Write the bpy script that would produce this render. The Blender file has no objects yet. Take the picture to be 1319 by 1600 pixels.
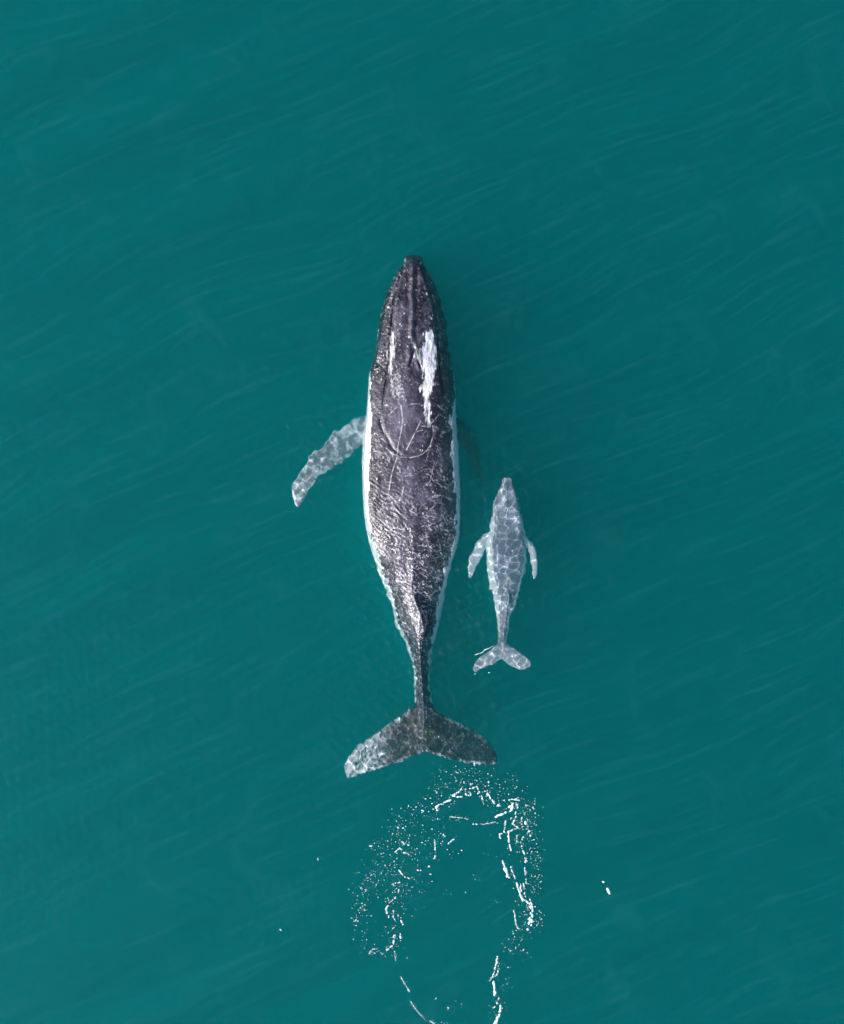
import bpy, math
import numpy as np
from mathutils import Vector
R = math.radians
sc = bpy.context.scene
C = sc.collection
CAM_H = 30.0            # drone height in metres
PPM = 60.0              # photograph pixels per metre at the water line

# ---------------------------------------------------------------- camera
cd = bpy.data.cameras.new('camera')
cam = bpy.data.objects.new('camera', cd)
C.objects.link(cam)
sc.camera = cam
cam.location = (0, 0, CAM_H)
cd.sensor_fit = 'VERTICAL'
cd.sensor_height = 24
cd.lens = 24 * CAM_H / (1600 / PPM)
cd.clip_end = 3000

# ---------------------------------------------------------------- sky and sun
SUN_EL = 35.0
SUN_XY = (-1.0, -0.42)
w = bpy.data.worlds.new('World')
sc.world = w
w.use_nodes = True
wn = w.node_tree
sky = wn.nodes.new('ShaderNodeTexSky')
sky.sky_type = 'NISHITA'
sky.sun_disc = False
sky.sun_elevation = R(SUN_EL)
sky.sun_rotation = math.atan2(SUN_XY[0], SUN_XY[1])
wn.links.new(sky.outputs[0], wn.nodes['Background'].inputs[0])
wn.nodes['Background'].inputs[1].default_value = 0.09
ld = bpy.data.lights.new('sun', 'SUN')
ld.energy = 5.0
ld.angle = R(0.5)
ld.color = (1.0, 0.95, 0.88)
ld.cycles.is_caustics_light = True
sun = bpy.data.objects.new('sun', ld)
C.objects.link(sun)
d = Vector((SUN_XY[0], SUN_XY[1], 0)).normalized() * math.cos(R(SUN_EL))
d.z = math.sin(R(SUN_EL))
sun.rotation_euler = d.to_track_quat('Z', 'Y').to_euler()
sc.view_settings.view_transform = 'Standard'
sc.view_settings.look = 'None'
sc.view_settings.gamma = 1
sc.view_settings.exposure = 0.78
cy = sc.cycles
cy.volume_bounces = 3
cy.max_bounces = 10
cy.caustics_reflective = False
cy.sample_clamp_indirect = 4

# ---------------------------------------------------------------- helpers
def at(px, py, z=0.0):
    """photo pixel -> world point at height z"""
    k = (CAM_H - z) / CAM_H / PPM
    return (px - 659.5) * k, (800.0 - py) * k

def mesh_obj(name, verts, faces, mat=None, parent=None, smooth=True):
    me = bpy.data.meshes.new(name)
    me.from_pydata([tuple(v) for v in verts], [], faces)
    me.update()
    if smooth:
        me.shade_smooth()
    o = bpy.data.objects.new(name, me)
    C.objects.link(o)
    o.parent = parent
    if mat:
        me.materials.append(mat)
    return o

def tag(o, label=None, cat=None, group=None, kind=None):
    for k, v in (('label', label), ('category', cat), ('group', group), ('kind', kind)):
        if v:
            o[k] = v

def new_mat(name):
    m = bpy.data.materials.new(name)
    m.use_nodes = True
    t = m.node_tree
    t.nodes.clear()
    return m, t, t.nodes, t.links

def ramp(n, l, src, p0, p1, v0=0.0, v1=1.0, interp='SMOOTHSTEP'):
    r = n.new('ShaderNodeMapRange')
    r.interpolation_type = interp
    r.inputs['From Min'].default_value = p0
    r.inputs['From Max'].default_value = p1
    r.inputs['To Min'].default_value = v0
    r.inputs['To Max'].default_value = v1
    l.new(src, r.inputs['Value'])
    return r.outputs[0]

def mth(n, l, op, a, b=None, clamp=False):
    m = n.new('ShaderNodeMath')
    m.operation = op
    m.use_clamp = clamp
    for i, v in enumerate((a, b)):
        if v is None:
            continue
        if isinstance(v, (int, float)):
            m.inputs[i].default_value = v
        else:
            l.new(v, m.inputs[i])
    return m.outputs[0]

# ---------------------------------------------------------------- water
def sea_material():
    m, t, n, l = new_mat('sea_water')
    out = n.new('ShaderNodeOutputMaterial')
    geo = n.new('ShaderNodeNewGeometry')
    pos = geo.outputs['Position']
    glass = n.new('ShaderNodeBsdfGlass')
    glass.inputs['Roughness'].default_value = 0.0
    glass.inputs['IOR'].default_value = 1.333
    trans = n.new('ShaderNodeBsdfTransparent')
    mix = n.new('ShaderNodeMixShader')
    mix.inputs[0].default_value = 0.80
    l.new(trans.outputs[0], mix.inputs[1])
    l.new(glass.outputs[0], mix.inputs[2])
    # thin film of fine froth lying in wisps on the water
    mp = n.new('ShaderNodeMapping'); mp.vector_type = 'TEXTURE'; mp.inputs['Rotation'].default_value = (0, 0, R(-64)); mp.inputs['Scale'].default_value = (1.7, 1.0, 1)
    l.new(pos, mp.inputs[0])
    n1 = n.new('ShaderNodeTexNoise'); n1.inputs['Scale'].default_value = 0.8; n1.inputs['Detail'].default_value = 9; n1.inputs['Roughness'].default_value = 0.74
    n1.inputs['Distortion'].default_value = 0.6
    l.new(mp.outputs[0], n1.inputs['Vector'])
    wisp = ramp(n, l, n1.outputs[0], 0.50, 0.85, 0, 0.016)
    # fine streaks: sky light on the wave crests, painted as pale colour
    mp2 = n.new('ShaderNodeMapping'); mp2.vector_type = 'TEXTURE'; mp2.inputs['Rotation'].default_value = (0, 0, R(24)); mp2.inputs['Scale'].default_value = (14.0, 1.0, 1)
    nw = n.new('ShaderNodeTexNoise'); nw.inputs['Scale'].default_value = 0.12; nw.inputs['Detail'].default_value = 1
    l.new(pos, nw.inputs['Vector'])
    va = n.new('ShaderNodeVectorMath'); va.operation = 'MULTIPLY_ADD'
    l.new(nw.outputs[1], va.inputs[0]); va.inputs[1].default_value = (2.2, 2.2, 0); l.new(pos, va.inputs[2])
    l.new(va.outputs[0], mp2.inputs[0])
    n2 = n.new('ShaderNodeTexNoise'); n2.inputs['Scale'].default_value = 6.0; n2.inputs['Detail'].default_value = 3; n2.inputs['Roughness'].default_value = 0.6
    l.new(mp2.outputs[0], n2.inputs['Vector'])
    streak = ramp(n, l, n2.outputs[0], 0.49, 0.85, 0, 0.017)
    film = mth(n, l, 'ADD', wisp, streak, True)  # froth wisps plus the painted crest light
    dif = n.new('ShaderNodeBsdfDiffuse'); dif.inputs[0].default_value = (0.22, 0.70, 0.73, 1)
    mix2 = n.new('ShaderNodeMixShader')
    l.new(film, mix2.inputs[0]); l.new(mix.outputs[0], mix2.inputs[1]); l.new(dif.outputs[0], mix2.inputs[2])
    l.new(mix2.outputs[0], out.inputs[0])
    return m

def depth_material():
    m, t, n, l = new_mat('water_depth')
    out = n.new('ShaderNodeOutputMaterial')
    # volume: greenish blue scattering and absorption
    vs = n.new('ShaderNodeVolumeScatter')
    vs.inputs['Color'].default_value = (0.0, 0.868, 0.862, 1)
    vs.inputs['Density'].default_value = 0.42
    vs.inputs['Anisotropy'].default_value = 0.42
    va_ = n.new('ShaderNodeVolumeAbsorption')
    va_.inputs['Color'].default_value = (0.0, 0.925, 0.918, 1)
    va_.inputs['Density'].default_value = 0.25
    ad = n.new('ShaderNodeAddShader')
    l.new(vs.outputs[0], ad.inputs[0]); l.new(va_.outputs[0], ad.inputs[1])
    l.new(ad.outputs[0], out.inputs['Volume'])
    return m

rng = np.random.default_rng(7)
WAVES = []
for i in range(26):          # small isotropic ripples: these focus the sun into the net of light under water
    a = rng.uniform(0, 2 * math.pi)
    lam = rng.uniform(0.13, 0.30)
    WAVES.append((a, lam, 0.0021 * lam / 0.21, rng.uniform(0, 6.28), True))
for i in range(36):          # longer wind waves, crests running lower left to upper right
    a = R(118) + rng.normal(0, 0.16)
    lam = 0.4 * 8 ** rng.uniform(0, 1)
    WAVES.append((a, lam, 0.0026 * lam, rng.uniform(0, 6.28), False))

def wave_z(X, Y):
    Z = np.zeros_like(X)
    r = np.maximum(np.abs(X) / 12.6, np.abs(Y) / 14.6)
    fade = np.clip((1.25 - r) / 0.25, 0, 1)
    far = np.clip((8 - r) / 7, 0, 1)
    # ripples are stirred up around the two animals and gentler on the open water
    near = np.zeros_like(X)
    for cx_, cy_, sx_, sy_ in ((2.1, -1.5, 1.3, 3.2), (0.0, -5.7, 2.6, 1.3), (-2.4, 1.4, 1.5, 1.5), (-0.2, -2.6, 1.7, 3.2), (-0.2, 2.0, 1.5, 5.0)):
        near = np.maximum(near, np.exp(-(((X - cx_) / sx_) ** 2 + ((Y - cy_) / sy_) ** 2) ** 2))
    fade = fade * (0.28 + 0.78 * near)
    # the big back damps the ripples over it
    fade = fade * (1 - 0.45 * np.exp(-(((X + 0.25) / 1.3) ** 2 + ((Y - 1.2) / 3.2) ** 2) ** 2))
    for a, lam, amp, ph, small in WAVES:
        k = 2 * math.pi / lam
        f = fade if small else far * np.clip((1.25 - r) / 0.25 + (lam > 1.6) * 0.6, 0, 1)
        Z += amp * f * np.sin(k * (X * math.cos(a) + Y * math.sin(a)) + ph)
    return Z

def axis(lo, hi, half, step, reach):
    inner = np.arange(lo, hi, step)
    inner = np.concatenate([np.linspace(-half, lo, int((lo + half) / 0.038))[:-1], inner, np.linspace(hi, half, int((half - hi) / 0.038))])
    o = [half]
    s = 0.04
    while o[-1] < reach:
        s *= 1.22
        o.append(o[-1] + s)
    o = np.array(o[1:])
    return np.concatenate([-o[::-1], inner, o])

def build_sea():
    xs = axis(-3.6, 3.4, 12.6, 0.0205, 700)
    ys = axis(-7.2, 6.8, 14.6, 0.0205, 700)
    X, Y = np.meshgrid(xs, ys)
    Z = wave_z(X, Y)
    ny, nx = X.shape
    V = np.stack([X, Y, Z], -1).reshape(-1, 3)
    I = np.arange(nx * ny).reshape(ny, nx)
    Q = np.stack([I[:-1, :-1], I[:-1, 1:], I[1:, 1:], I[1:, :-1]], -1).reshape(-1, 4)
    me = bpy.data.meshes.new('sea_water')
    nl = Q.size
    me.vertices.add(len(V)); me.vertices.foreach_set('co', V.ravel())
    me.loops.add(nl); me.loops.foreach_set('vertex_index', Q.ravel().astype(np.int32))
    starts = (np.arange(len(Q)) * 4).astype(np.int32)
    me.polygons.add(len(starts)); me.polygons.foreach_set('loop_start', starts)
    me.update(calc_edges=True)
    me.validate()
    me.shade_smooth()
    o = bpy.data.objects.new('sea_water', me)
    C.objects.link(o)
    me.materials.append(sea_material())
    o.cycles.is_caustics_caster = True
    tag(o, 'calm teal sea water with fine ripples and faint pale streaks', kind='structure')
    return o
build_sea()

# the body of the water under the rippled surface: coloured by scattering and absorption
T_, B_, E_ = 0.07, -26, 680
dw = mesh_obj('water_depth', [(-E_, -E_, B_), (E_, -E_, B_), (E_, E_, B_), (-E_, E_, B_), (-E_, -E_, T_), (E_, -E_, T_), (E_, E_, T_), (-E_, E_, T_)],
              [[3, 2, 1, 0], [4, 5, 6, 7], [0, 1, 5, 4], [1, 2, 6, 5], [2, 3, 7, 6], [3, 0, 4, 7]], depth_material(), smooth=False)
tag(dw, 'greenish blue body of the sea below the surface', kind='structure')

m, t, n, l = new_mat('seabed_sand')
out = n.new('ShaderNodeOutputMaterial'); p = n.new('ShaderNodeBsdfPrincipled'); l.new(p.outputs[0], out.inputs[0])
nz = n.new('ShaderNodeTexNoise'); nz.inputs['Scale'].default_value = 0.4
cr = n.new('ShaderNodeValToRGB'); cr.color_ramp.elements[0].color = (0.16, 0.13, 0.09, 1); cr.color_ramp.elements[1].color = (0.3, 0.26, 0.19, 1)
l.new(nz.outputs[0], cr.inputs[0]); l.new(cr.outputs[0], p.inputs['Base Color']); p.inputs['Roughness'].default_value = 1
sb = mesh_obj('seabed', [(-690, -690, -16), (690, -690, -16), (690, 690, -16), (-690, 690, -16)], [[0, 1, 2, 3]], m)
tag(sb, 'deep sandy sea floor lost in the green water', kind='structure')

# ---------------------------------------------------------------- whale building
def smooth_interp(x, xp, fp):
    """monotone-ish cubic (Catmull-Rom) interpolation"""
    xp = np.asarray(xp, float); fp = np.asarray(fp, float)
    m_ = np.gradient(fp, xp)
    i = np.clip(np.searchsorted(xp, x) - 1, 0, len(xp) - 2)
    h = xp[i + 1] - xp[i]
    u = (x - xp[i]) / h
    return ((2 * u ** 3 - 3 * u ** 2 + 1) * fp[i] + (u ** 3 - 2 * u ** 2 + u) * h * m_[i]
            + (-2 * u ** 3 + 3 * u ** 2) * fp[i + 1] + (u ** 3 - u ** 2) * h * m_[i + 1])

def body_tube(rows, depth, steps=260, around=72):
    """rows: (py, left px, right px); depth: (py, ztop, zwide, zbottom, n)"""
    r = np.array(rows, float); dp = np.array(depth, float)
    ys = np.linspace(r[0, 0], r[-1, 0], steps)
    L = np.interp(ys, r[:, 0], r[:, 1]); Rr = np.interp(ys, r[:, 0], r[:, 2])
    for _ in range(2):
        L[1:-1] = (L[:-2] + 2 * L[1:-1] + L[2:]) / 4; Rr[1:-1] = (Rr[:-2] + 2 * Rr[1:-1] + Rr[2:]) / 4
    zt, zw, zb, nn = (smooth_interp(ys, dp[:, 0], dp[:, k]) for k in range(1, 5))
    th = np.linspace(0, 2 * math.pi, around, endpoint=False)
    c, s = np.cos(th), np.sin(th)
    V = []
    for j in range(steps):
        e = 2 / nn[j]
        u = np.sign(c) * np.abs(c) ** e
        v = np.sign(s) * np.abs(s) ** e
        z = zw[j] + np.where(s > 0, v * (zt[j] - zw[j]), v * (zw[j] - zb[j]))
        px = (L[j] + Rr[j]) / 2 + u * (Rr[j] - L[j]) / 2
        k = (CAM_H - zw[j]) / CAM_H / PPM
        V += list(zip((px - 659.5) * k, np.full(around, (800 - ys[j]) * k), z))
    F = []
    for j in range(steps - 1):
        for i in range(around):
            i2 = (i + 1) % around
            F.append((j * around + i, j * around + i2, (j + 1) * around + i2, (j + 1) * around + i))
    F.append(tuple(range(around))[::-1]); F.append(tuple((steps - 1) * around + i for i in range(around)))
    return V, F

def resample(pts, nseg):
    p = np.array(pts, float)
    dl = np.concatenate([[0], np.cumsum(np.hypot(*np.diff(p, axis=0).T))])
    s = np.linspace(0, dl[-1], nseg)
    return np.stack([np.interp(s, dl, p[:, 0]), np.interp(s, dl, p[:, 1])], 1)

def blade(lead, trail, zc, thick, nseg=70, camber=0.0):
    """fin from a leading and a trailing polyline (root -> tip), zc(s) centre height, thick(s) half thickness"""
    A = resample(lead, nseg); B = resample(trail, nseg)
    m_ = 25
    V = []; F = []
    for j in range(nseg):
        s = j / (nseg - 1)
        z0 = zc(s); tk = thick(s)
        for side in (1, -1):
            for i in range(m_):
                f = i / (m_ - 1) if side == 1 else 1 - i / (m_ - 1)
                if side == -1 and i in (0, m_ - 1):
                    continue
                prof = (max(f, 0) ** 0.5) * (1 - f) ** 0.9 * 1.9
                px, py = A[j] * (1 - f) + B[j] * f
                z = z0 + side * tk * prof + camber * math.sin(math.pi * f)
                x, y = at(px, py, z0)
                V.append((x, y, z))
    per = 2 * m_ - 2
    for j in range(nseg - 1):
        for i in range(per):
            i2 = (i + 1) % per
            F.append((j * per + i, j * per + i2, (j + 1) * per + i2, (j + 1) * per + i))
    F.append(tuple(range(per))[::-1]); F.append(tuple((nseg - 1) * per + i for i in range(per)))
    return V, F

def fuse(name, pieces, voxel, smooth_it=2):
    """fuse closed pieces into one continuous skin"""
    V = []; F = []
    import bmesh
    bm = bmesh.new()
    for v, f in pieces:
        b2 = bmesh.new()
        vs = [b2.verts.new(p_) for p_ in v]
        for ff in f:
            try:
                b2.faces.new([vs[i] for i in ff])
            except ValueError:
                pass
        bmesh.ops.recalc_face_normals(b2, faces=b2.faces)
        me = bpy.data.meshes.new('tmp'); b2.to_mesh(me); b2.free()
        bm.from_mesh(me); bpy.data.meshes.remove(me)
    me = bpy.data.meshes.new(name); bm.to_mesh(me); bm.free()
    o = bpy.data.objects.new(name, me); C.objects.link(o)
    md = o.modifiers.new('r', 'REMESH'); md.mode = 'VOXEL'; md.voxel_size = voxel; md.use_smooth_shade = True
    ms = o.modifiers.new('s', 'SMOOTH'); ms.factor = 0.5; ms.iterations = smooth_it
    dg = bpy.context.evaluated_depsgraph_get()
    me2 = bpy.data.meshes.new_from_object(o.evaluated_get(dg))
    o.modifiers.clear(); o.data = me2; bpy.data.meshes.remove(me); me2.name = name
    me2.shade_smooth()
    return o

def co_of(o):
    a = np.empty(len(o.data.vertices) * 3, np.float32); o.data.vertices.foreach_get('co', a)
    return a.reshape(-1, 3).astype(float)

def no_of(o):
    a = np.empty(len(o.data.vertices) * 3, np.float32); o.data.vertices.foreach_get('normal', a)
    return a.reshape(-1, 3).astype(float)

def photo_xy(co):
    k = PPM * CAM_H / (CAM_H - co[:, 2])
    return 659.5 + co[:, 0] * k, 800 - co[:, 1] * k

def line_dist(px, py, pts):
    best = np.full(len(px), 1e9)
    p = np.array(pts, float)
    lo = p.min(0) - 14; hi = p.max(0) + 14
    sel = np.where((px > lo[0]) & (px < hi[0]) & (py > lo[1]) & (py < hi[1]))[0]
    X = px[sel]; Y = py[sel]; bb = np.full(len(sel), 1e9)
    for a, b in zip(p[:-1], p[1:]):
        dx, dy = b - a
        q = max(dx * dx + dy * dy, 1e-9)
        tt = np.clip(((X - a[0]) * dx + (Y - a[1]) * dy) / q, 0, 1)
        bb = np.minimum(bb, np.hypot(X - a[0] - tt * dx, Y - a[1] - tt * dy))
    best[sel] = bb
    return best

def inside(px, py, poly):
    p = np.array(poly, float); res = np.zeros(len(px), bool)
    for (x1, y1), (x2, y2) in zip(p, np.roll(p, -1, 0)):
        c = ((y1 > py) != (y2 > py)) & (px < (x2 - x1) * (py - y1) / (y2 - y1 + 1e-12) + x1)
        res ^= c
    return res

def vnoise(x, y, seed):
    """smooth value noise in 2D"""
    xi = np.floor(x).astype(int); yi = np.floor(y).astype(int); fx = x - xi; fy = y - yi
    fx = fx * fx * (3 - 2 * fx); fy = fy * fy * (3 - 2 * fy)
    def h(a, b):
        v = np.sin(a * 127.1 + b * 311.7 + seed * 74.7) * 43758.5453
        return v - np.floor(v)
    return (h(xi, yi) * (1 - fx) + h(xi + 1, yi) * fx) * (1 - fy) + (h(xi, yi + 1) * (1 - fx) + h(xi + 1, yi + 1) * fx) * fy

def fbm(x, y, seed, o=4):
    s = 0; a = 1; tot = 0
    for i in range(o):
        s = s + a * vnoise(x * 2 ** i, y * 2 ** i, seed + i); tot += a; a *= 0.55
    return s / tot

def set_attr(o, name, v):
    a = o.data.attributes.new(name, 'FLOAT', 'POINT')
    a.data.foreach_set('value', np.ascontiguousarray(v, dtype=np.float32))

def skin_material(name, dark, mid, white, spot_scale, rough, mottle=1.0, fleck_amt=1.0):
    m, t, n, l = new_mat(name)
    out = n.new('ShaderNodeOutputMaterial')
    p = n.new('ShaderNodeBsdfPrincipled'); l.new(p.outputs[0], out.inputs[0])
    geo = n.new('ShaderNodeNewGeometry'); pos = geo.outputs['Position']
    def attr(s):
        a = n.new('ShaderNodeAttribute'); a.attribute_name = s; return a.outputs['Fac']
    def mixc(f, a, b):
        x = n.new('ShaderNodeMix'); x.data_type = 'RGBA'
        if isinstance(f, float): x.inputs[0].default_value = f
        else: l.new(f, x.inputs[0])
        for i, v in ((6, a), (7, b)):
            if isinstance(v, tuple): x.inputs[i].default_value = (*v, 1)
            else: l.new(v, x.inputs[i])
        return x.outputs[2]
    nz = n.new('ShaderNodeTexNoise'); nz.inputs['Scale'].default_value = 2.6; nz.inputs['Detail'].default_value = 10; nz.inputs['Roughness'].default_value = 0.75
    l.new(pos, nz.inputs['Vector'])
    base = mixc(mth(n, l, 'ADD', ramp(n, l, nz.outputs[0], 0.45, 0.72, 0, mottle), attr('tone'), True), dark, mid)
    # round pale spots, stretched a little along the body
    spots = None
    nbr = n.new('ShaderNodeTexNoise'); nbr.inputs['Scale'].default_value = 30; l.new(pos, nbr.inputs['Vector'])
    wob = mth(n, l, 'MULTIPLY', mth(n, l, 'SUBTRACT', nbr.outputs[0], 0.5), 0.5)
    for sc_, st, thr in ((spot_scale * 0.8, 0.7, 0.30), (spot_scale * 1.7, 0.5, 0.36)):
        mp = n.new('ShaderNodeMapping'); mp.inputs['Scale'].default_value = (1, st, 1); l.new(pos, mp.inputs[0])
        vo = n.new('ShaderNodeTexVoronoi'); vo.inputs['Scale'].default_value = sc_; l.new(mp.outputs[0], vo.inputs['Vector'])
        sep = n.new('ShaderNodeSeparateColor'); l.new(vo.outputs['Color'], sep.inputs[0])
        size = mth(n, l, 'MULTIPLY', sep.outputs[1], thr)
        disc = ramp(n, l, mth(n, l, 'ADD', mth(n, l, 'SUBTRACT', vo.outputs['Distance'], size), wob), 0.04, -0.22)
        keep = mth(n, l, 'LESS_THAN', sep.outputs[0], attr('spots'))
        s = mth(n, l, 'MULTIPLY', disc, keep)
        spots = s if spots is None else mth(n, l, 'MAXIMUM', spots, s)
    mpf = n.new('ShaderNodeMapping'); mpf.vector_type = 'TEXTURE'; mpf.inputs['Rotation'].default_value = (0, 0, R(-38)); mpf.inputs['Scale'].default_value = (2.2, 1, 1.4); l.new(pos, mpf.inputs[0])
    nf = n.new('ShaderNodeTexNoise'); nf.inputs['Scale'].default_value = 21; nf.inputs['Detail'].default_value = 3; nf.inputs['Roughness'].default_value = 0.6; nf.inputs['Distortion'].default_value = 0.8
    l.new(mpf.outputs[0], nf.inputs['Vector'])
    fleck = mth(n, l, 'MULTIPLY', ramp(n, l, nf.outputs[0], 0.53, 0.66), mth(n, l, 'MULTIPLY', attr('spots'), fleck_amt), True)
    base = mixc(fleck, base, tuple(0.62 * v for v in white))
    c = mixc(mth(n, l, 'MULTIPLY', spots, 0.65), base, tuple(0.95 * v for v in white))
    n4 = n.new('ShaderNodeTexNoise'); n4.inputs['Scale'].default_value = 14; n4.inputs['Detail'].default_value = 4; l.new(pos, n4.inputs['Vector'])
    pale = mth(n, l, 'MULTIPLY', attr('pale'), ramp(n, l, n4.outputs[0], 0.25, 0.6, 0.82, 1.0))
    c = mixc(pale, c, white)
    c = mixc(attr('green'), c, (0.07, 0.085, 0.02))
    c = mixc(attr('black'), c, (0.008, 0.008, 0.012))
    l.new(c, p.inputs['Base Color'])
    p.inputs['Roughness'].default_value = rough
    p.inputs['Specular IOR Level'].default_value = 0.4
    nb = n.new('ShaderNodeTexNoise'); nb.inputs['Scale'].default_value = 22; nb.inputs['Detail'].default_value = 5; l.new(pos, nb.inputs['Vector'])
    bp = n.new('ShaderNodeBump'); bp.inputs['Strength'].default_value = 0.5; bp.inputs['Distance'].default_value = 0.03
    l.new(mth(n, l, 'ADD', nb.outputs[0], mth(n, l, 'MULTIPLY', spots, 0.5)), bp.inputs['Height'])
    l.new(bp.outputs[0], p.inputs['Normal'])
    return m

def z5(pts, ox, oy, s):          # zoomed-picture coordinates -> photo pixels
    return [(ox + x / s, oy + y / s) for x, y in pts]

# ================================================================ MOTHER
rows = [(400.5, 635, 658), (402, 633, 660), (408, 631, 661), (415, 630, 662), (430, 619, 672), (450, 609, 682), (470, 601, 689), (490, 596, 694),
        (510, 592, 698), (540, 589, 701), (565, 584, 704), (580, 579, 708), (590, 577, 710), (620, 575, 712), (650, 573, 712), (680, 569, 714),
        (700, 567, 716), (720, 566, 717), (767, 567, 719), (800, 569, 719), (817, 571, 718), (845, 576, 717), (870, 584, 709),
        (895, 592, 701), (920, 602, 696), (945, 612, 692), (970, 617, 687), (984, 621, 684), (1000, 632, 679), (1020, 640, 674),
        (1045, 646, 671), (1070, 648, 671), (1090, 648, 674), (1110, 648, 680), (1140, 652, 678), (1160, 659, 670), (1168, 662, 667)]
depth = [(401, -0.10, -0.22, -0.38, 2.2), (410, 0.0, -0.28, -0.6, 2.5), (430, 0.06, -0.28, -0.9, 2.3), (480, 0.11, -0.32, -1.35, 2.1), (560, 0.17, -0.30, -1.9, 2.0),
         (640, 0.20, -0.24, -2.3, 2.0), (740, 0.18, -0.24, -2.5, 2.0), (820, 0.14, -0.27, -2.3, 2.0), (900, 0.06, -0.32, -1.9, 1.8),
         (960, -0.02, -0.42, -1.5, 1.7), (1020, -0.10, -0.5, -1.15, 1.6), (1080, -0.14, -0.42, -0.8, 1.7), (1130, -0.2, -0.36, -0.52, 2.0), (1168, -0.3, -0.34, -0.40, 2.0)]
body = body_tube(rows, depth)
LW = z5([(110 * 10 + 60, 150), (1030, 170), (950, 215), (880, 260), (800, 300), (740, 360), (690, 340), (640, 390), (610, 450), (550, 520), (500, 600),
         (410, 605), (390, 660), (345, 680), (330, 770), (260, 870), (220, 940), (150, 1040), (130, 1120), (150, 1200), (170, 1280), (205, 1330)], 440, 630, 8.244)
LT = z5([(1200, 560), (1050, 540), (960, 600), (880, 690), (800, 750), (700, 820), (620, 870), (540, 910), (460, 970), (420, 1060), (360, 1110), (320, 1200), (260, 1290), (222, 1333)], 440, 630, 8.244)
flipL = blade([(600, 640)] + LW, [(604, 705)] + LT, lambda s: -0.62 + 0.18 * min(s * 1.6, 1), lambda s: 0.13 * (1 - s) + 0.035)
flipR = blade([(690, 640), (714, 650), (726, 663), (736, 672), (740, 682), (746, 698), (752, 722), (757, 745), (757, 762)],
              [(690, 700), (714, 692), (722, 697), (728, 705), (736, 722), (741, 738), (748, 752), (753, 763)], lambda s: -0.66 - 0.65 * s, lambda s: 0.13 * (1 - s) + 0.04)
S = 5.073
flukeL = blade([(668, 1096)] + z5([(600, 318), (540, 350), (460, 410), (360, 480), (250, 560), (150, 635), (80, 710), (40, 780), (50, 840), (68, 885)], 530, 1040, S),
               [(668, 1172)] + z5([(685, 668), (640, 695), (560, 728), (450, 772), (350, 808), (250, 832), (150, 868), (80, 892)], 530, 1040, S),
               lambda s: -0.24 - 0.30 * s, lambda s: 0.11 * (1 - s) + 0.032)
flukeR = blade([(660, 1096)] + z5([(735, 312), (760, 350), (830, 390), (940, 440), (1050, 500), (1160, 570), (1225, 650), (1255, 720), (1248, 765)], 530, 1040, S),
               [(660, 1172)] + z5([(680, 668), (700, 687), (800, 722), (900, 747), (1000, 772), (1100, 792), (1200, 788), (1240, 775)], 530, 1040, S),
               lambda s: -0.24 - 0.26 * s, lambda s: 0.11 * (1 - s) + 0.032)
mother = fuse('humpback_whale', [body, flipL, flipR, flukeL, flukeR], 0.017)
co = co_of(mother); no = no_of(mother)
px, py = photo_xy(co)
up = np.clip(no[:, 2] * 3, 0, 1)
xl = np.interp(py, [r[0] for r in rows], [r[1] for r in rows]); xr = np.interp(py, [r[0] for r in rows], [r[2] for r in rows])
uu = (px - (xl + xr) / 2) / ((xr - xl) / 2)
on_body = (np.abs(uu) < 1.03) & (py < 1105)
# ridge line of the back and tail stock, dorsal fin
rx = np.interp(py, [400, 540, 840, 900, 930, 950, 965, 985, 1000, 1040, 1080, 1130, 1170], [645, 646, 646, 645, 643, 650, 656, 659, 655, 657, 660, 663, 664])
g = lambda v, s: np.exp(-(v / s) ** 2)
dz = np.zeros(len(co))
b = np.clip((py - 845) / 60, 0, 1) * np.clip((1160 - py) / 60, 0, 1)
dz += 0.10 * b * np.exp(-np.abs((px - rx) / np.interp(py, [840, 960, 1100], [12, 8, 5]))) * up
fin = np.clip((py - 915) / 45, 0, 1) ** 1.5 * np.clip((1002 - py) / 22, 0, 1)
finx = rx + 4
dz += 0.24 * fin * g(px - finx, 5.5) * up * on_body
# rostrum plateau, median ridge, lip groove
rl = np.interp(py, [400, 412, 440, 470, 500, 580, 625], [640, 636, 624, 617, 614, 608, 600])
rr = np.interp(py, [400, 412, 440, 470, 500, 580, 625], [650, 656, 666, 676, 682, 688, 694])
hd = np.clip((640 - py) / 40, 0, 1) * np.clip((py - 404) / 12, 0, 1)
ins = np.clip((px - rl) / 3, 0, 1) * np.clip((rr - px) / 3, 0, 1)
dz += 0.05 * ins * hd * up - 0.04 * (g(px - rl + 1, 2.0) + g(px - rr - 1, 2.0)) * hd * up
rid = 0.6 * np.clip((545 - py) / 20, 0, 1) * np.clip((py - 405) / 20, 0, 1)
rw = (fbm(py * 0.05, py * 0 + 3, 17, 2) - 0.5) * 5
dz += (0.07 * g(px - 644.5 - rw, 3.2) - 0.045 * g(px - 651 - rw, 4) - 0.03 * g(px - 637 - rw, 3.5)) * rid * up * (0.55 + 0.9 * (fbm(py * 0.06, px * 0.05, 19, 2) - 0.2))
# splash guard and twin blowholes
dz += 0.06 * (g(px - 640, 5) + g(px - 655, 5)) * g(py - 556, 22) * up
for pts in ([(647, 546), (643, 562), (640, 572)], [(649, 546), (653, 562), (657, 574)]):
    dz -= 0.06 * g(line_dist(px, py, pts), 1.8) * up
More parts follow.
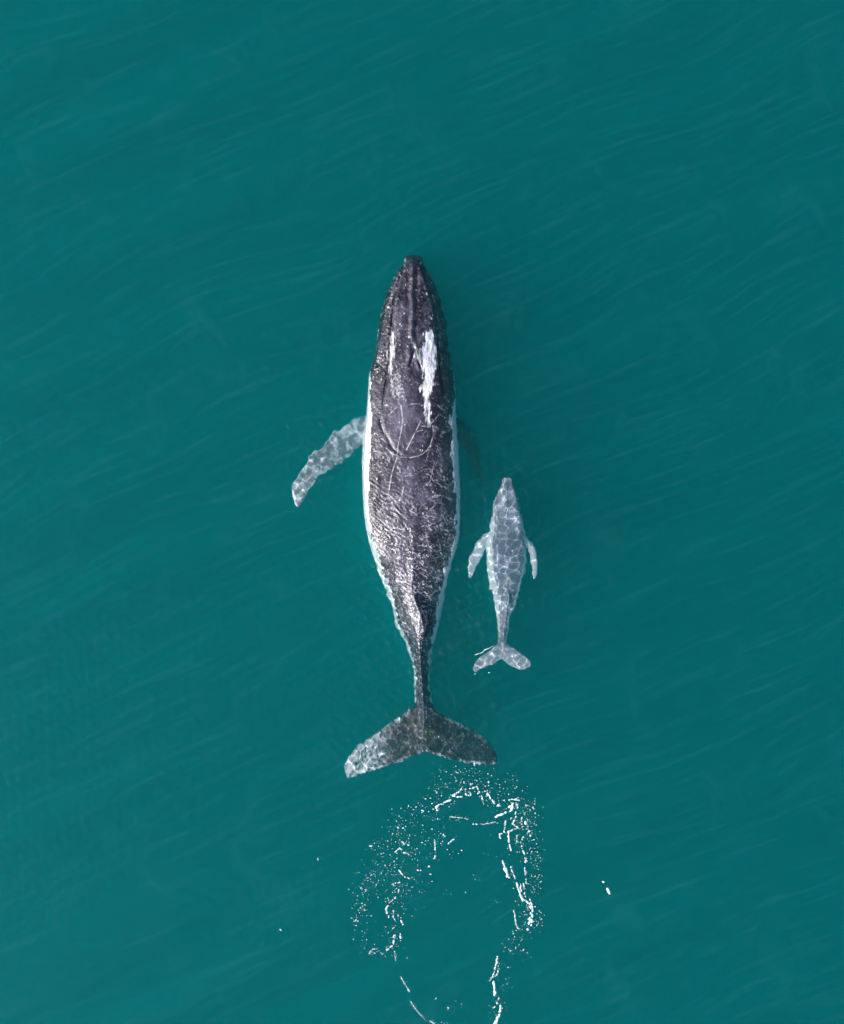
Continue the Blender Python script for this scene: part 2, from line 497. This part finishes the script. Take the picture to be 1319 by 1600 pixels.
# neck fold, shoulder dome, hollows
arc = z5([(815, 400), (820, 480), (790, 580), (740, 640), (680, 675), (600, 690), (520, 670), (450, 610), (400, 520), (350, 430), (330, 330)], 540, 600, 6)
dz -= 0.035 * g(line_dist(px, py, arc), 2.6) * up
dz += 0.04 * g(np.hypot((px - 646), (py - 676)), 24) * up
dz += 0.04 * g(px - 641, 16) * g(py - 770, 45) * up
# skin folds running diagonally over the back
fold = np.clip((py - 730) / 40, 0, 1) * np.clip((1010 - py) / 60, 0, 1) * on_body
left = np.clip((650 - px) / 18, 0, 1)
wv = vnoise(px * 0.05, py * 0.05, 3) * 6
fm = np.clip(fbm(px * 0.06, py * 0.06, 8) * 3 - 1.1, 0, 1)
dz += 0.009 * np.sin((py - 0.75 * px) * 0.85 + 2.2 * wv) * fold * left * up * fm
dz += 0.006 * np.sin((py + 0.28 * px) * 0.95 + 2.2 * wv) * fold * (1 - left) * up * fm
dz -= 0.11 * np.clip(uu, -1, 1) * on_body * np.clip((py - 400) / 60, 0, 1) * np.clip((1000 - py) / 200, 0, 1)
dz += 0.030 * (fbm(px * 0.055, py * 0.03, 11) - 0.5) * up * on_body + 0.022 * (fbm(px * 0.2, py * 0.11, 5) - 0.5) * up
# tubercles on the head
for i in range(70):
    side = rng.choice([-1, 1]); ty = rng.uniform(412, 590)
    a_, b_ = np.interp(ty, [r[0] for r in rows], [r[2] if side > 0 else r[1] for r in rows]), np.interp(ty, [400, 500, 625], [645, 614 if side < 0 else 682, 600 if side < 0 else 694])
    tx = a_ + (b_ - a_) * rng.uniform(0.12, 1.0)
    dz += 0.035 * g(np.hypot(px - tx, py - ty), 1.6) * up
co[:, 2] += dz
mother.data.vertices.foreach_set('co', co.astype(np.float32).ravel())
mother.data.update()

# ---- colour masks (pigment, with some light and shade painted in)
pale = np.zeros(len(co)); black = np.zeros(len(co)); tone = np.zeros(len(co)); spots = np.zeros(len(co)); green = np.zeros(len(co))
nzf = fbm(px * 0.16, py * 0.16, 21); nzc = fbm(px * 0.35, py * 0.22, 31); nst = fbm(px * 0.55, py * 0.09, 35)
def softpoly(poly, edge=7.0, n_amp=1.0):
    dd = line_dist(px, py, list(poly) + [poly[0]])
    dd = np.minimum(dd, 30)
    sd = np.where(inside(px, py, poly), dd, -dd)
    return np.clip((sd + (0.35 * nzc + 0.65 * nst - 0.5) * 20 * n_amp) / 3.0 + 0.5, 0, 1) * np.clip(nst * 1.5 + 0.15, 0, 1)
topm = (no[:, 2] > 0.05)
# white patch right of the blowholes
patch = z5([(745, 790), (800, 765), (830, 800), (838, 900), (850, 1050), (830, 1150), (838, 1270), (805, 1330), (785, 1400), (795, 1500), (792, 1600), (785, 1640),
            (765, 1560), (745, 1450), (718, 1340), (692, 1300), (735, 1220), (735, 1150), (712, 1050), (705, 960), (695, 930), (740, 900), (765, 850)], 540, 390, 6)
pale = np.maximum(pale, softpoly(patch) * topm)
pale = np.maximum(pale, 0.5 * softpoly(z5([(435, 770), (460, 800), (462, 1000), (440, 1160), (420, 1180), (400, 1060), (415, 900)], 540, 390, 6), n_amp=1.3) * topm)
pale = np.maximum(pale, 0.45 * softpoly(z5([(430, 1170), (500, 1130), (545, 1230), (540, 1400), (480, 1420), (440, 1290)], 540, 390, 6), n_amp=2.2) * topm * np.clip(fbm(px * 0.6, py * 0.5, 51) * 5 - 2.2, 0, 1))
pale = np.maximum(pale, 0.8 * softpoly([(647, 536), (651, 550), (654, 562), (649, 560), (645, 558)], n_amp=0.3) * topm)
pale = np.maximum(pale, 0.7 * (g(np.hypot((px - 632.5) / 1.6, (py - 407) / 2.6), 1) + g(np.hypot(px - 657.5, py - 411), 1.8)) * topm)
scars = [[(520, 200), (535, 350), (520, 450), (490, 590), (480, 700), (455, 770), (430, 860), (410, 980), (398, 1070)], [(705, 345), (660, 440), (610, 540), (570, 620)],
         [(815, 400), (820, 480), (790, 580), (740, 640), (680, 675), (600, 692), (520, 684), (440, 655), (380, 600)], [(875, 285), (830, 340), (800, 372)],
         [(610, 190), (680, 184), (738, 195)], [(862, 195), (900, 230), (932, 245)], [(470, 225), (420, 280), (395, 305)], [(545, 965), (530, 1035)], [(822, 775), (800, 880), (785, 935)],
         [(830, 1145), (780, 1190), (750, 1232)], [(755, 1400), (770, 1490), (790, 1540), (800, 1620)], [(860, 1420), (895, 1560)], [(630, 1960), (655, 2060), (690, 2130), (680, 2290)],
         [(700, 2090), (760, 2200), (755, 2260), (700, 2330)], [(400, 1060), (470, 1180), (540, 1240)], [(340, 380), (380, 520), (470, 620)]]
for i, s_ in enumerate(scars):
    dd = line_dist(px, py, z5(s_, 540, 600, 6))
    pale = np.maximum(pale, (0.6 if i in (2, 0, 1, 12, 13) else 0.42) * np.clip(1.25 - dd / 0.75, 0, 1) * topm * np.clip(fbm(px * 0.25, py * 0.25, 90 + i) * 3 - 0.7, 0.1, 1))
for i in range(150):                      # small curved scratches
    sx = rng.uniform(578, 704); sy = 640 + 340 * rng.beta(2.2, 1.6)
    a_ = rng.normal(0.5, 0.5) if sx < 645 else rng.normal(-0.5, 0.7); ln = rng.uniform(4, 15)
    pts = [(sx, sy), (sx + ln * 0.5 * math.cos(a_), sy + ln * 0.5 * math.sin(a_) + 0.8), (sx + ln * math.cos(a_ + 0.3), sy + ln * math.sin(a_ + 0.3))]
    dd = line_dist(px, py, pts)
    pale = np.maximum(pale, rng.uniform(0.15, 0.5) * np.clip(1.15 - dd / 0.75, 0, 1) * topm)
# white flanks and belly
jw = (fbm(px * 0 + 1, py * 0.14, 93, 3) - 0.5) * 4
wl = jw + np.interp(py, [570, 590, 620, 645, 665, 700, 720, 767, 800, 850, 900, 950, 1000, 1060], [0, 3, 4, 7.5, 10, 12.5, 12, 10, 7.5, 9, 9, 7, 4.5, 2.5])
wr = np.interp(py, [570, 590, 620, 640, 655, 700, 740, 767, 800, 850, 900, 950, 1000, 1060], [0, 2, 1.5, 5, 10, 10, 10.5, 8.5, 6, 7, 8, 7, 4.5, 2])
jag = (nzc - 0.5) * np.interp(py, [600, 650, 800, 830, 1000], [4, 2, 3, 12, 8])
jagr = (fbm(px * 0.3, py * 0.12, 41) - 0.5) * 13
fl = np.clip((xl + wl + jag - px) / 1.2, 0, 1) * (wl > 0.3)
fr = np.clip((px - xr + wr + jagr) / 1.2, 0, 1) * (wr > 0.3)
bel = np.clip(-no[:, 2] * 4, 0, 1) * (nzf > 0.42)
pale = np.maximum(pale, np.maximum(fl, fr) * on_body)
pale = np.maximum(pale, bel * 0.95)
# left flipper: pale all over, darker blotches; right flipper dark above, blackened more to paint in the body's shade
fL = (px < xl - 1) & (py > 630) & (py < 800); fR = (px > xr + 0.5) & (py > 630) & (py < 800)
pale = np.where(fL, np.clip(0.30 + 0.65 * np.clip(nzf * 7 - 3.4, 0, 1) + 0.5 * (no[:, 2] < 0.4), 0, 1), pale)
edge = np.clip(1.2 - line_dist(px, py, LW) / 3.0, 0, 1) * (py > 655)
pale = np.where(fL, np.maximum(pale, edge), pale)
pale = np.where(fR, 0.0, pale)
fRm = fR
# flukes
fk = py > 1098
lead_l = line_dist(px, py, z5([(540, 350), (360, 480), (150, 635), (40, 780)], 530, 1040, S)); lead_r = line_dist(px, py, z5([(800, 380), (940, 440), (1050, 500), (1160, 570)], 530, 1040, S))
trl = line_dist(px, py, z5([(680, 668), (560, 728), (350, 808), (80, 892)], 530, 1040, S)); trr = line_dist(px, py, z5([(690, 680), (800, 722), (1000, 772), (1230, 785)], 530, 1040, S))
f_p = 0.45 * np.clip(1.4 - lead_l / 7, 0, 1) + 0.40 * np.clip(1.3 - lead_r / 5, 0, 1) + 0.55 * np.clip(1.3 - np.minimum(trl, trr) / 4.5, 0, 1) + 0.8 * np.clip((612 - px) / 40, 0, 1)
pale = np.where(fk & topm, np.clip(2.0 * f_p * (nzc * 3.6 - 1.2), 0, 1), pale)
fdark = fk & topm
green = np.where(fk & topm, 0.85 * np.clip(1.2 - np.hypot((px - 675) / 55, (py - 1142) / 28), 0, 1) * np.clip(fbm(px * 0.12, py * 0.12, 61) * 6 - 2.6, 0, 1) * (pale < 0.4), 0)
# general tone: paler saddle in the middle of the back, shade painted on the right of the head
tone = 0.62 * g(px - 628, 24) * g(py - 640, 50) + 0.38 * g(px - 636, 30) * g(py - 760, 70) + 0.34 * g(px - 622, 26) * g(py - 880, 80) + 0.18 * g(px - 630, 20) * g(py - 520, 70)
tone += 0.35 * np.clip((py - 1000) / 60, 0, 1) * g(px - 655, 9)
tone += 0.10 * np.clip((py - 820) / 60, 0, 1) * np.clip((rx + 4 - px) / 6, 0, 1)  # sunlit left of the rear ridge painted paler
tone -= 0.35 * np.clip((px - 672) / 12, 0, 1) * np.clip((700 - py) / 40, 0, 1)  # shaded right side of the head painted darker
tone += 0.5 * (fbm(px * 0.09, py * 0.045, 81) - 0.5)
black += 0.75 * g(line_dist(px, py, [(650, 520), (652, 545), (657, 574)]), 2.2) + 0.6 * g(line_dist(px, py, [(646, 548), (641, 572)]), 1.5)
black += 0.35 * g(px - rl + 1, 1.5) * hd * (nzc > 0.4) + 0.0 * rid
black += 0.55 * g(line_dist(px, py, z5([(480, 640), (560, 650), (640, 665), (720, 650)], 540, 600, 6)), 1.5)
spots = np.interp(py, [400, 430, 560, 620, 700, 800, 860, 1000, 1100], [0.2, 0.3, 0.3, 0.28, 0.32, 0.55, 0.9, 0.8, 0.5]) + 0.0 * px
spots += np.where(np.abs(uu) > 0.72, 0.22, 0) * (py < 600)
spots -= 0.2 * g(px - 643, 22) * np.clip((py - 600) / 30, 0, 1) * np.clip((830 - py) / 30, 0, 1)
spots *= np.clip(fbm(px * 0.07, py * 0.05, 71) * 3.4 - 1.0, 0.06, 1.25)
spots += 0.75 * np.clip((py - 800) / 50, 0, 1) * np.clip((1100 - py) / 60, 0, 1) * np.clip((rx + 3 - px) / 6, 0.25, 1) * np.clip(fbm(px * 0.09, py * 0.09, 77) * 4 - 1.2, 0.15, 1)
spots = np.where(pale > 0.6, 0, spots)
black = np.where(fdark, 0.95 * np.clip(fbm(px * 0.09, py * 0.12, 66) * 5 - 1.9, 0, 1) * np.clip(1.7 - np.abs(px - 672) / 60, 0.25, 1) * (np.abs(px - rx) > 5), black)
black = np.where(fRm, 0.95, black); spots = np.where(fRm, 0.0, spots)  # right flipper near black, body shade put into its colour
for nm, v in (('pale', np.clip(pale, 0, 1)), ('black', np.clip(black * topm, 0, 1)), ('tone', tone), ('spots', spots), ('green', green)):
    set_attr(mother, nm, v)
mother.data.materials.clear()
mother.data.materials.append(skin_material('whale_skin', (0.010, 0.009, 0.018), (0.108, 0.096, 0.142), (0.86, 0.84, 0.88), 11, 0.42))
mother.cycles.is_caustics_receiver = True
tag(mother, 'large dark grey humpback whale with a white patch beside the blowholes, at the surface', 'whale')

# ================================================================ CALF
Z = 4.847
crow = [(78, 385, 418), (84, 372, 428), (95, 364, 434), (110, 360, 437), (130, 356, 440), (150, 350, 445), (175, 334, 455), (200, 322, 465), (250, 308, 480), (300, 295, 492), (350, 285, 503), (400, 276, 512),
        (450, 270, 520), (500, 262, 528), (560, 248, 537), (620, 243, 541), (700, 243, 540), (760, 245, 532), (820, 254, 520), (880, 267, 508), (940, 284, 490), (1000, 296, 477), (1050, 305, 455),
        (1100, 314, 428), (1150, 320, 415), (1200, 325, 407), (1250, 328, 400), (1300, 328, 393), (1330, 326, 394), (1400, 335, 390), (1440, 352, 374)]
crow = [(730 + y / Z, 710 + a / Z, 710 + b_ / Z) for y, a, b_ in crow]
cdep = [(78, -0.08, -0.16, -0.24, 2.2), (110, -0.06, -0.2, -0.45, 2.5), (250, -0.08, -0.3, -0.75, 2.4), (450, -0.10, -0.38, -0.95, 2.2), (650, -0.10, -0.40, -1.0, 2.1), (850, -0.12, -0.38, -0.9, 2.0),
        (1000, -0.14, -0.36, -0.72, 1.8), (1150, -0.20, -0.36, -0.56, 1.7), (1300, -0.24, -0.34, -0.45, 1.8), (1440, -0.30, -0.34, -0.38, 2.0)]
cdep = [(730 + y / Z, r[0] - 0.14, r[1] - 0.04, r[2] - 0.15, r[3]) for y, *r in cdep]
cz = lambda pts: z5(pts, 710, 730, Z)
cb = body_tube(crow, cdep, 200, 56)
cfl = blade(cz([(340, 470), (262, 490), (210, 510), (180, 555), (160, 575), (150, 610), (125, 650), (110, 680), (108, 720), (104, 780), (104, 825), (114, 845)]),
            cz([(340, 590), (250, 590), (235, 620), (212, 665), (190, 710), (165, 750), (150, 785), (138, 820), (126, 842)]), lambda s: -0.46 + 0.12 * s, lambda s: 0.06 * (1 - s) + 0.024, 50)
cfr = blade(cz([(450, 500), (540, 525), (575, 560), (600, 590), (614, 630), (622, 680), (626, 740), (627, 800), (612, 842)]),
            cz([(450, 600), (532, 600), (555, 620), (570, 650), (580, 700), (588, 750), (586, 800), (596, 838)]), lambda s: -0.50 + 0.08 * s, lambda s: 0.06 * (1 - s) + 0.024, 50)
cll = blade(cz([(370, 1310), (325, 1335), (290, 1365), (250, 1395), (205, 1425), (165, 1462), (150, 1490), (143, 1525), (150, 1545)]),
            cz([(370, 1450), (340, 1457), (310, 1475), (280, 1490), (240, 1508), (200, 1522), (175, 1535), (162, 1548)]), lambda s: -0.42 + 0.1 * s, lambda s: 0.055 * (1 - s) + 0.022, 50)
clr = blade(cz([(355, 1310), (395, 1335), (430, 1355), (490, 1390), (545, 1435), (575, 1465), (582, 1495)]),
            cz([(355, 1440), (372, 1462), (400, 1492), (430, 1510), (480, 1530), (530, 1532), (570, 1515)]), lambda s: -0.42 + 0.1 * s, lambda s: 0.055 * (1 - s) + 0.022, 50)
calf = fuse('whale_calf', [cb, cfl, cfr, cll, clr], 0.011)
co = co_of(calf); no = no_of(calf); px, py = photo_xy(co); up = np.clip(no[:, 2] * 3, 0, 1)
xl = np.interp(py, [r[0] for r in crow], [r[1] for r in crow]); xr = np.interp(py, [r[0] for r in crow], [r[2] for r in crow])
dz = np.zeros(len(co))
cx = 710 + np.interp((py - 730) * Z, [80, 300, 800, 1000, 1200, 1440], [400, 400, 395, 405, 378, 368]) / Z
yy = (py - 730) * Z
dz += 0.05 * np.exp(-np.abs((px - cx) / 3.2)) * np.clip((yy - 820) / 120, 0, 1) * np.clip((1420 - yy) / 100, 0, 1) * up
dz += 0.08 * g(px - cx - 2, 2.6) * np.clip((yy - 930) / 60, 0, 1) * np.clip((1060 - yy) / 30, 0, 1) * up
dz += 0.025 * g(px - (710 + 398 / Z), 1.6) * np.clip((yy - 100) / 60, 0, 1) * np.clip((310 - yy) / 40, 0, 1) * up
for tx in (394, 408):
    dz -= 0.02 * g(line_dist(px, py, cz([(401, 320), (tx, 350)])), 0.9) * up
dz += 0.012 * (fbm(px * 0.25, py * 0.2, 15) - 0.5) * up
co[:, 2] += dz
calf.data.vertices.foreach_set('co', co.astype(np.float32).ravel()); calf.data.update()
nzc = fbm(px * 0.5, py * 0.4, 33)
wl = np.interp(yy, [300, 360, 500, 700, 900, 1000, 1100, 1300], [0.8, 5, 8, 10, 11, 9, 5.5, 2.2])
wr = np.interp(yy, [330, 380, 500, 700, 900, 1000, 1100, 1300], [0, 1.5, 2.5, 3, 4, 4, 3, 1])
pale = np.maximum(np.clip((xl + wl + (nzc - 0.5) * 5 - px) / 0.9, 0, 1), np.clip((px - xr + wr + (nzc - 0.5) * 4) / 0.9, 0, 1)) * (yy < 1320)
fin_m = ((px < xl - 1) | (px > xr + 1)) & (yy > 450) & (yy < 900)
pale = np.where(fin_m, 0.65 + 0.3 * (nzc > 0.5), pale)
fk = (yy > 1320)
pale = np.where(fk, 0.25 + 0.5 * np.clip(1.2 - np.minimum(line_dist(px, py, cz([(362, 1440), (280, 1490), (150, 1540)])), line_dist(px, py, cz([(370, 1462), (430, 1510), (550, 1530), (582, 1495)]))) / 2.5, 0, 1), pale)
pale = np.maximum(pale, 0.85 * np.clip(-no[:, 2] * 4, 0, 1))
for nm, v in (('pale', pale), ('black', np.zeros(len(co))), ('tone', 0.15 * np.ones(len(co))), ('spots', 0.12 * np.ones(len(co))), ('green', np.zeros(len(co)))):
    set_attr(calf, nm, v)
calf.data.materials.clear()
calf.data.materials.append(skin_material('calf_skin', (0.15, 0.16, 0.22), (0.54, 0.55, 0.65), (0.92, 0.92, 0.93), 16, 0.45))
calf.cycles.is_caustics_receiver = True
tag(calf, 'small pale grey whale calf with whitish flippers, under the rippled surface beside the big whale', 'whale calf')

# ================================================================ GLINT_FOAM
m, t, n, l = new_mat('glint_foam')  # white for flecks imitating sun glints, also for the broken-water streak
out = n.new('ShaderNodeOutputMaterial'); p = n.new('ShaderNodeBsdfPrincipled'); l.new(p.outputs[0], out.inputs[0])
nz = n.new('ShaderNodeTexNoise'); nz.inputs['Scale'].default_value = 40
cr = n.new('ShaderNodeValToRGB'); cr.color_ramp.elements[0].position = 0.3; cr.color_ramp.elements[0].color = (0.62, 0.72, 0.75, 1); cr.color_ramp.elements[1].color = (0.80, 0.88, 0.92, 1)
l.new(nz.outputs[0], cr.inputs[0]); l.new(cr.outputs[0], p.inputs['Base Color']); p.inputs['Roughness'].default_value = 0.35
p.inputs['Subsurface Weight'].default_value = 0.0
GLINT_FOAM = m
frng = np.random.default_rng(21)

def blobs(name, items, parent=None):
    """items: (px, py, radius along, radius across in photo px, angle) -> low irregular domes floating on the water"""
    V = []; F = []
    K = 9
    it = np.array(items, float)
    X, Y = at(it[:, 0], it[:, 1])
    zz = wave_z(X, Y)
    for q in range(len(it)):
        ra, rb, an = it[q, 2] / PPM, it[q, 3] / PPM, it[q, 4]
        b0 = len(V); h = min(ra, rb) * 0.55
        rad = frng.uniform(0.75, 1.25, K)
        for ring, (rr_, hh) in enumerate(((1.0, -0.25), (0.92, 0.35), (0.55, 0.85))):
            for k in range(K):
                a_ = 2 * math.pi * k / K
                lx = ra * rr_ * rad[k] * math.cos(a_); ly = rb * rr_ * rad[k] * math.sin(a_)
                V.append((X[q] + lx * math.cos(an) - ly * math.sin(an), Y[q] + lx * math.sin(an) + ly * math.cos(an), zz[q] + h * hh + 0.002))
        V.append((X[q], Y[q], zz[q] + h + 0.002))
        for ring in range(2):
            for k in range(K):
                k2 = (k + 1) % K
                F.append((b0 + ring * K + k, b0 + ring * K + k2, b0 + (ring + 1) * K + k2, b0 + (ring + 1) * K + k))
        for k in range(K):
            F.append((b0 + 2 * K + k, b0 + 2 * K + (k + 1) % K, b0 + 3 * K))
        F.append(tuple(b0 + k for k in range(K))[::-1])
    return mesh_obj(name, V, F, GLINT_FOAM, parent)

def stroke(pts, wd, s=3.903, ox=540, oy=1190, gap=0.44):
    P = np.array(z5(pts, ox, oy, s)); L = np.hypot(*np.diff(P, axis=0).T).sum()
    Q = resample(P, max(2, int(L / (wd * 0.7))))
    res = []
    for i in range(len(Q)):
        if frng.random() < gap:
            continue
        j = min(i + 1, len(Q) - 1); dd = Q[j] - Q[j - 1]
        a_ = -math.atan2(dd[1], dd[0])
        if frng.random() < 0.5:
            e_ = frng.uniform(0.2, 0.5)
            res.append((Q[i, 0] + frng.normal(0, 1.6), Q[i, 1] + frng.normal(0, 1.6), e_, e_ * 0.8, 0))
        w_ = wd * (0.26 + 0.8 * frng.beta(1.6, 1.8))
        res.append((Q[i, 0] + frng.normal(0, 0.42), Q[i, 1] + frng.normal(0, 0.42), w_ * frng.uniform(0.9, 1.7), w_ * 0.75, a_ + frng.normal(0, 0.25)))
    return res

def scatter(cx_, cy_, sx, sy, n_, ang=0.0, r=(0.2, 1.25), s=3.903, ox=540, oy=1190):
    res = []
    for _ in range(int(n_ * (0.62 if cx_ < 560 else 0.85))):
        a_, b_ = frng.normal(0, 1, 2)
        dx = a_ * sx * math.cos(ang) - b_ * sy * math.sin(ang); dy = a_ * sx * math.sin(ang) + b_ * sy * math.cos(ang)
        rr_ = r[0] + (r[1] - r[0]) * frng.beta(0.9, 4.0)
        res.append((ox + (cx_ + dx) / s, oy + (cy_ + dy) / s, rr_ * frng.uniform(1, 1.4), rr_, frng.uniform(0, 3.14)))
    return res

ring = []
for pts, wd in [([(712, 155), (695, 180), (655, 205), (685, 212), (712, 210)], 1.8), ([(735, 165), (725, 185), (740, 203), (765, 205), (760, 190)], 1.5), ([(760, 160), (800, 150), (818, 185), (802, 195)], 1.5),
                ([(850, 180), (875, 205), (895, 240), (905, 248)], 2.6), ([(640, 232), (600, 248), (570, 258), (552, 275), (558, 300)], 2.0), ([(930, 185), (930, 205)], 2.6), ([(870, 115), (870, 122)], 2.4),
                ([(830, 210), (838, 245)], 1.4), ([(920, 255), (945, 270)], 2.8), ([(1000, 275), (1025, 258), (1050, 262), (1050, 285)], 2.4), ([(985, 235), (1020, 230), (1060, 235)], 1.5),
                ([(915, 340), (940, 325), (975, 312), (1010, 300), (1020, 285)], 2.6), ([(1040, 290), (1038, 340), (1020, 380), (1050, 405), (1000, 425), (940, 445), (945, 465)], 1.5),
                ([(975, 365), (970, 425)], 1.4), ([(992, 430), (998, 490), (1008, 535)], 1.9), ([(1100, 375), (1100, 410)], 4.2), ([(1085, 460), (1068, 495), (1078, 530), (1095, 580), (1098, 610)], 1.8),
                ([(1120, 420), (1130, 470)], 1.8), ([(1045, 450), (1045, 490)], 1.3), ([(1075, 340), (1078, 400)], 1.4), ([(1140, 280), (1155, 270)], 1.9),
                ([(955, 600), (970, 635), (985, 685), (998, 712)], 2.5), ([(978, 660), (985, 690)], 4.2), ([(1010, 645), (1030, 700), (1055, 770), (1078, 850)], 2.2), ([(1065, 745), (1075, 810), (1080, 850)], 1.8),
                ([(1092, 648), (1098, 700), (1100, 740)], 1.4), ([(1085, 740), (1095, 820)], 1.2), ([(1105, 850), (1128, 880), (1130, 930), (1120, 985), (1110, 1030)], 2.2), ([(1125, 835), (1142, 890), (1138, 950), (1132, 1000)], 2.4),
                ([(1090, 990), (1095, 1020), (1120, 1035)], 1.8), ([(1028, 910), (1035, 960), (1045, 1005), (1058, 1028)], 1.2),
                ([(925, 1190), (918, 1230), (905, 1290), (882, 1335)], 1.6), ([(930, 1245), (925, 1300)], 1.5), ([(905, 1350), (908, 1390), (918, 1440)], 3.6), ([(935, 1440), (920, 1480), (900, 1500)], 1.1),
                ([(945, 1480), (942, 1540), (920, 1575), (905, 1600)], 2.3), ([(925, 1560), (915, 1600)], 3.2),
                ([(545, 470), (545, 520), (552, 560), (540, 595)], 1.3), ([(660, 475), (630, 500)], 1.4), ([(585, 440), (610, 460)], 1.6), ([(780, 380), (800, 382)], 2.6), ([(488, 635), (510, 640)], 2.6),
                ([(440, 662), (465, 665)], 2.2), ([(510, 680), (522, 690)], 1.4), ([(640, 335), (700, 342), (745, 352)], 0.9), ([(820, 385), (870, 378), (912, 370)], 0.8),
                ([(305, 550), (325, 530), (340, 535)], 1.6), ([(325, 660), (350, 690)], 1.7), ([(360, 700), (395, 715)], 1.4), ([(285, 750), (310, 735), (340, 740)], 1.8), ([(320, 775), (325, 795)], 1.4),
                ([(305, 825), (265, 865), (245, 900), (268, 950)], 1.7), ([(322, 930), (340, 955), (352, 995)], 2.0), ([(290, 910), (292, 950)], 1.2), ([(333, 1045), (337, 1085)], 1.8), ([(300, 1055), (288, 1120), (245, 1150)], 1.5),
                ([(300, 1155), (305, 1220)], 0.8), ([(335, 1310), (390, 1405)], 1.0), ([(395, 1460), (430, 1510), (480, 1565)], 0.8), ([(520, 1580), (545, 1598)], 2.0), ([(470, 1245), (472, 1255)], 1.8), ([(615, 1485), (625, 1500)], 1.6),
                ([(320, 400), (355, 405)], 1.6), ([(345, 490), (380, 510)], 1.8), ([(360, 555), (390, 570)], 1.7), ([(455, 290), (475, 300)], 2.0), ([(135, 505), (160, 515)], 1.2), ([(110, 900), (118, 905)], 2.0),
                ([(145, 1165), (165, 1140), (195, 1140)], 1.0), ([(48, 975), (68, 962)], 1.0), ([(672, 62), (695, 66)], 1.6)]:
    ring += stroke(pts, wd * (1.08 if pts[0][0] > 850 else 1.0))
for a in [(690, 90, 60, 40, 55), (800, 115, 80, 45, 60), (560, 170, 60, 50, 50), (600, 230, 60, 40, 28), (490, 290, 55, 30, 45), (860, 220, 30, 30, 26), (960, 240, 60, 40, 55), (1090, 280, 50, 45, 70),
          (1060, 370, 60, 50, 75), (1120, 430, 35, 60, 55), (1060, 500, 40, 40, 32), (1140, 560, 35, 40, 42), (1170, 680, 18, 70, 40), (1150, 800, 28, 50, 20), (1040, 700, 30, 60, 18), (1110, 950, 28, 55, 60), (1185, 960, 14, 30, 25),
          (1040, 1130, 34, 45, 42), (1070, 1070, 30, 20, 16), (965, 1310, 22, 50, 26), (920, 1490, 28, 50, 32), (355, 400, 45, 45, 55), (350, 470, 45, 40, 48), (260, 470, 50, 60, 30), (160, 510, 35, 22, 20),
          (370, 555, 50, 30, 40), (220, 600, 55, 60, 48), (310, 640, 50, 50, 50), (190, 680, 50, 50, 45), (120, 740, 40, 50, 50), (190, 770, 60, 50, 32), (100, 850, 35, 60, 52), (130, 900, 25, 45, 22), (70, 970, 30, 25, 20),
          (310, 760, 45, 50, 38), (270, 890, 30, 50, 34), (400, 780, 40, 50, 22), (350, 890, 50, 60, 26), (290, 1010, 30, 50, 26), (290, 1110, 30, 40, 26), (180, 1155, 45, 20, 28), (110, 1080, 40, 40, 18), (240, 1160, 40, 20, 18),
          (440, 380, 60, 40, 24), (400, 310, 60, 25, 22), (520, 480, 40, 30, 16), (600, 480, 45, 45, 24), (560, 570, 60, 25, 16), (440, 610, 35, 25, 16), (470, 730, 60, 12, 10), (650, 350, 90, 14, 14),
          (700, 800, 60, 10, 5), (780, 720, 20, 14, 5), (890, 850, 40, 15, 5), (940, 560, 40, 14, 7), (1020, 120, 14, 35, 10), (920, 110, 60, 50, 14), (340, 1280, 30, 60, 8), (400, 1480, 40, 50, 8), (560, 1590, 50, 10, 16), (600, 1460, 70, 40, 6),
          (-150, 1080, 0, 0, 0), (640, 120, 50, 40, 24)]:
    ring += scatter(*a)
ring += [(710 + 265 / Z, 730 + 1556 / Z, 1.6, 0.6, 0.1), (710 + 158 / Z, 730 + 1566 / Z, 1.0, 0.6, 0)]
fo = blobs('glint_foam', ring)  # sun glints on the ripples built as solid white flecks
tag(fo, 'ring of white flecks imitating sun glints on the water behind the tail', 'glint_foam', kind='stuff')

def lone(name, label, items):  # each lone sun glint is built as a solid white fleck
    o = blobs(name, items)
    tag(o, label, 'foam fleck', 'small glint flecks away from the ring')
    return o
lone('glint_fleck', 'bright white glint fleck right of the glint ring, the larger of two', [(951, 1392, 5.4, 2.5, 1.95)])
lone('glint_fleck', 'small white glint fleck right of the glint ring, just above the larger one', [(943, 1378, 2.0, 1.7, 0)])
lone('glint_fleck', 'tiny white glint fleck alone on the water left of the glint ring', [(438.5, 1453, 1.8, 1.2, 2.4)])
lone('glint_fleck', 'faint thin glint speck between the tiny lone fleck and the big tail', [(497, 1342, 2.2, 0.5, 1.75)])

# thin curl of broken water over one tail lobe of the calf: one ribbon
Q = resample(cz([(300, 1350), (262, 1372), (232, 1382), (212, 1404), (180, 1412), (152, 1424)]), 44)
V = []; F = []
for i, (qx, qy) in enumerate(Q):
    x, y = at(qx + frng.normal(0, 0.12), qy + frng.normal(0, 0.12))
    w_ = (0.25 + 0.75 * frng.random()) * 1.15 / PPM * math.sin(math.pi * (i + 0.7) / 45) ** 0.5
    z0 = float(wave_z(np.array([x]), np.array([y]))[0])
    for o_, h_ in ((-1, -0.002), (-0.6, 0.006), (0, 0.011), (0.6, 0.006), (1, -0.002)):
        V.append((x - 0.35 * o_ * w_, y + 0.93 * o_ * w_, z0 + h_))
for i in range(len(Q) - 1):
    for k in range(4):
        F.append((i * 5 + k, i * 5 + 5 + k, i * 5 + 6 + k, i * 5 + 1 + k))
    F.append((i * 5 + 4, i * 5 + 9, i * 5 + 5, i * 5))
fs = mesh_obj('foam_streak', V, F, GLINT_FOAM)
tag(fs, 'thin white streak of broken water over one tail lobe of the small calf', 'foam streak')
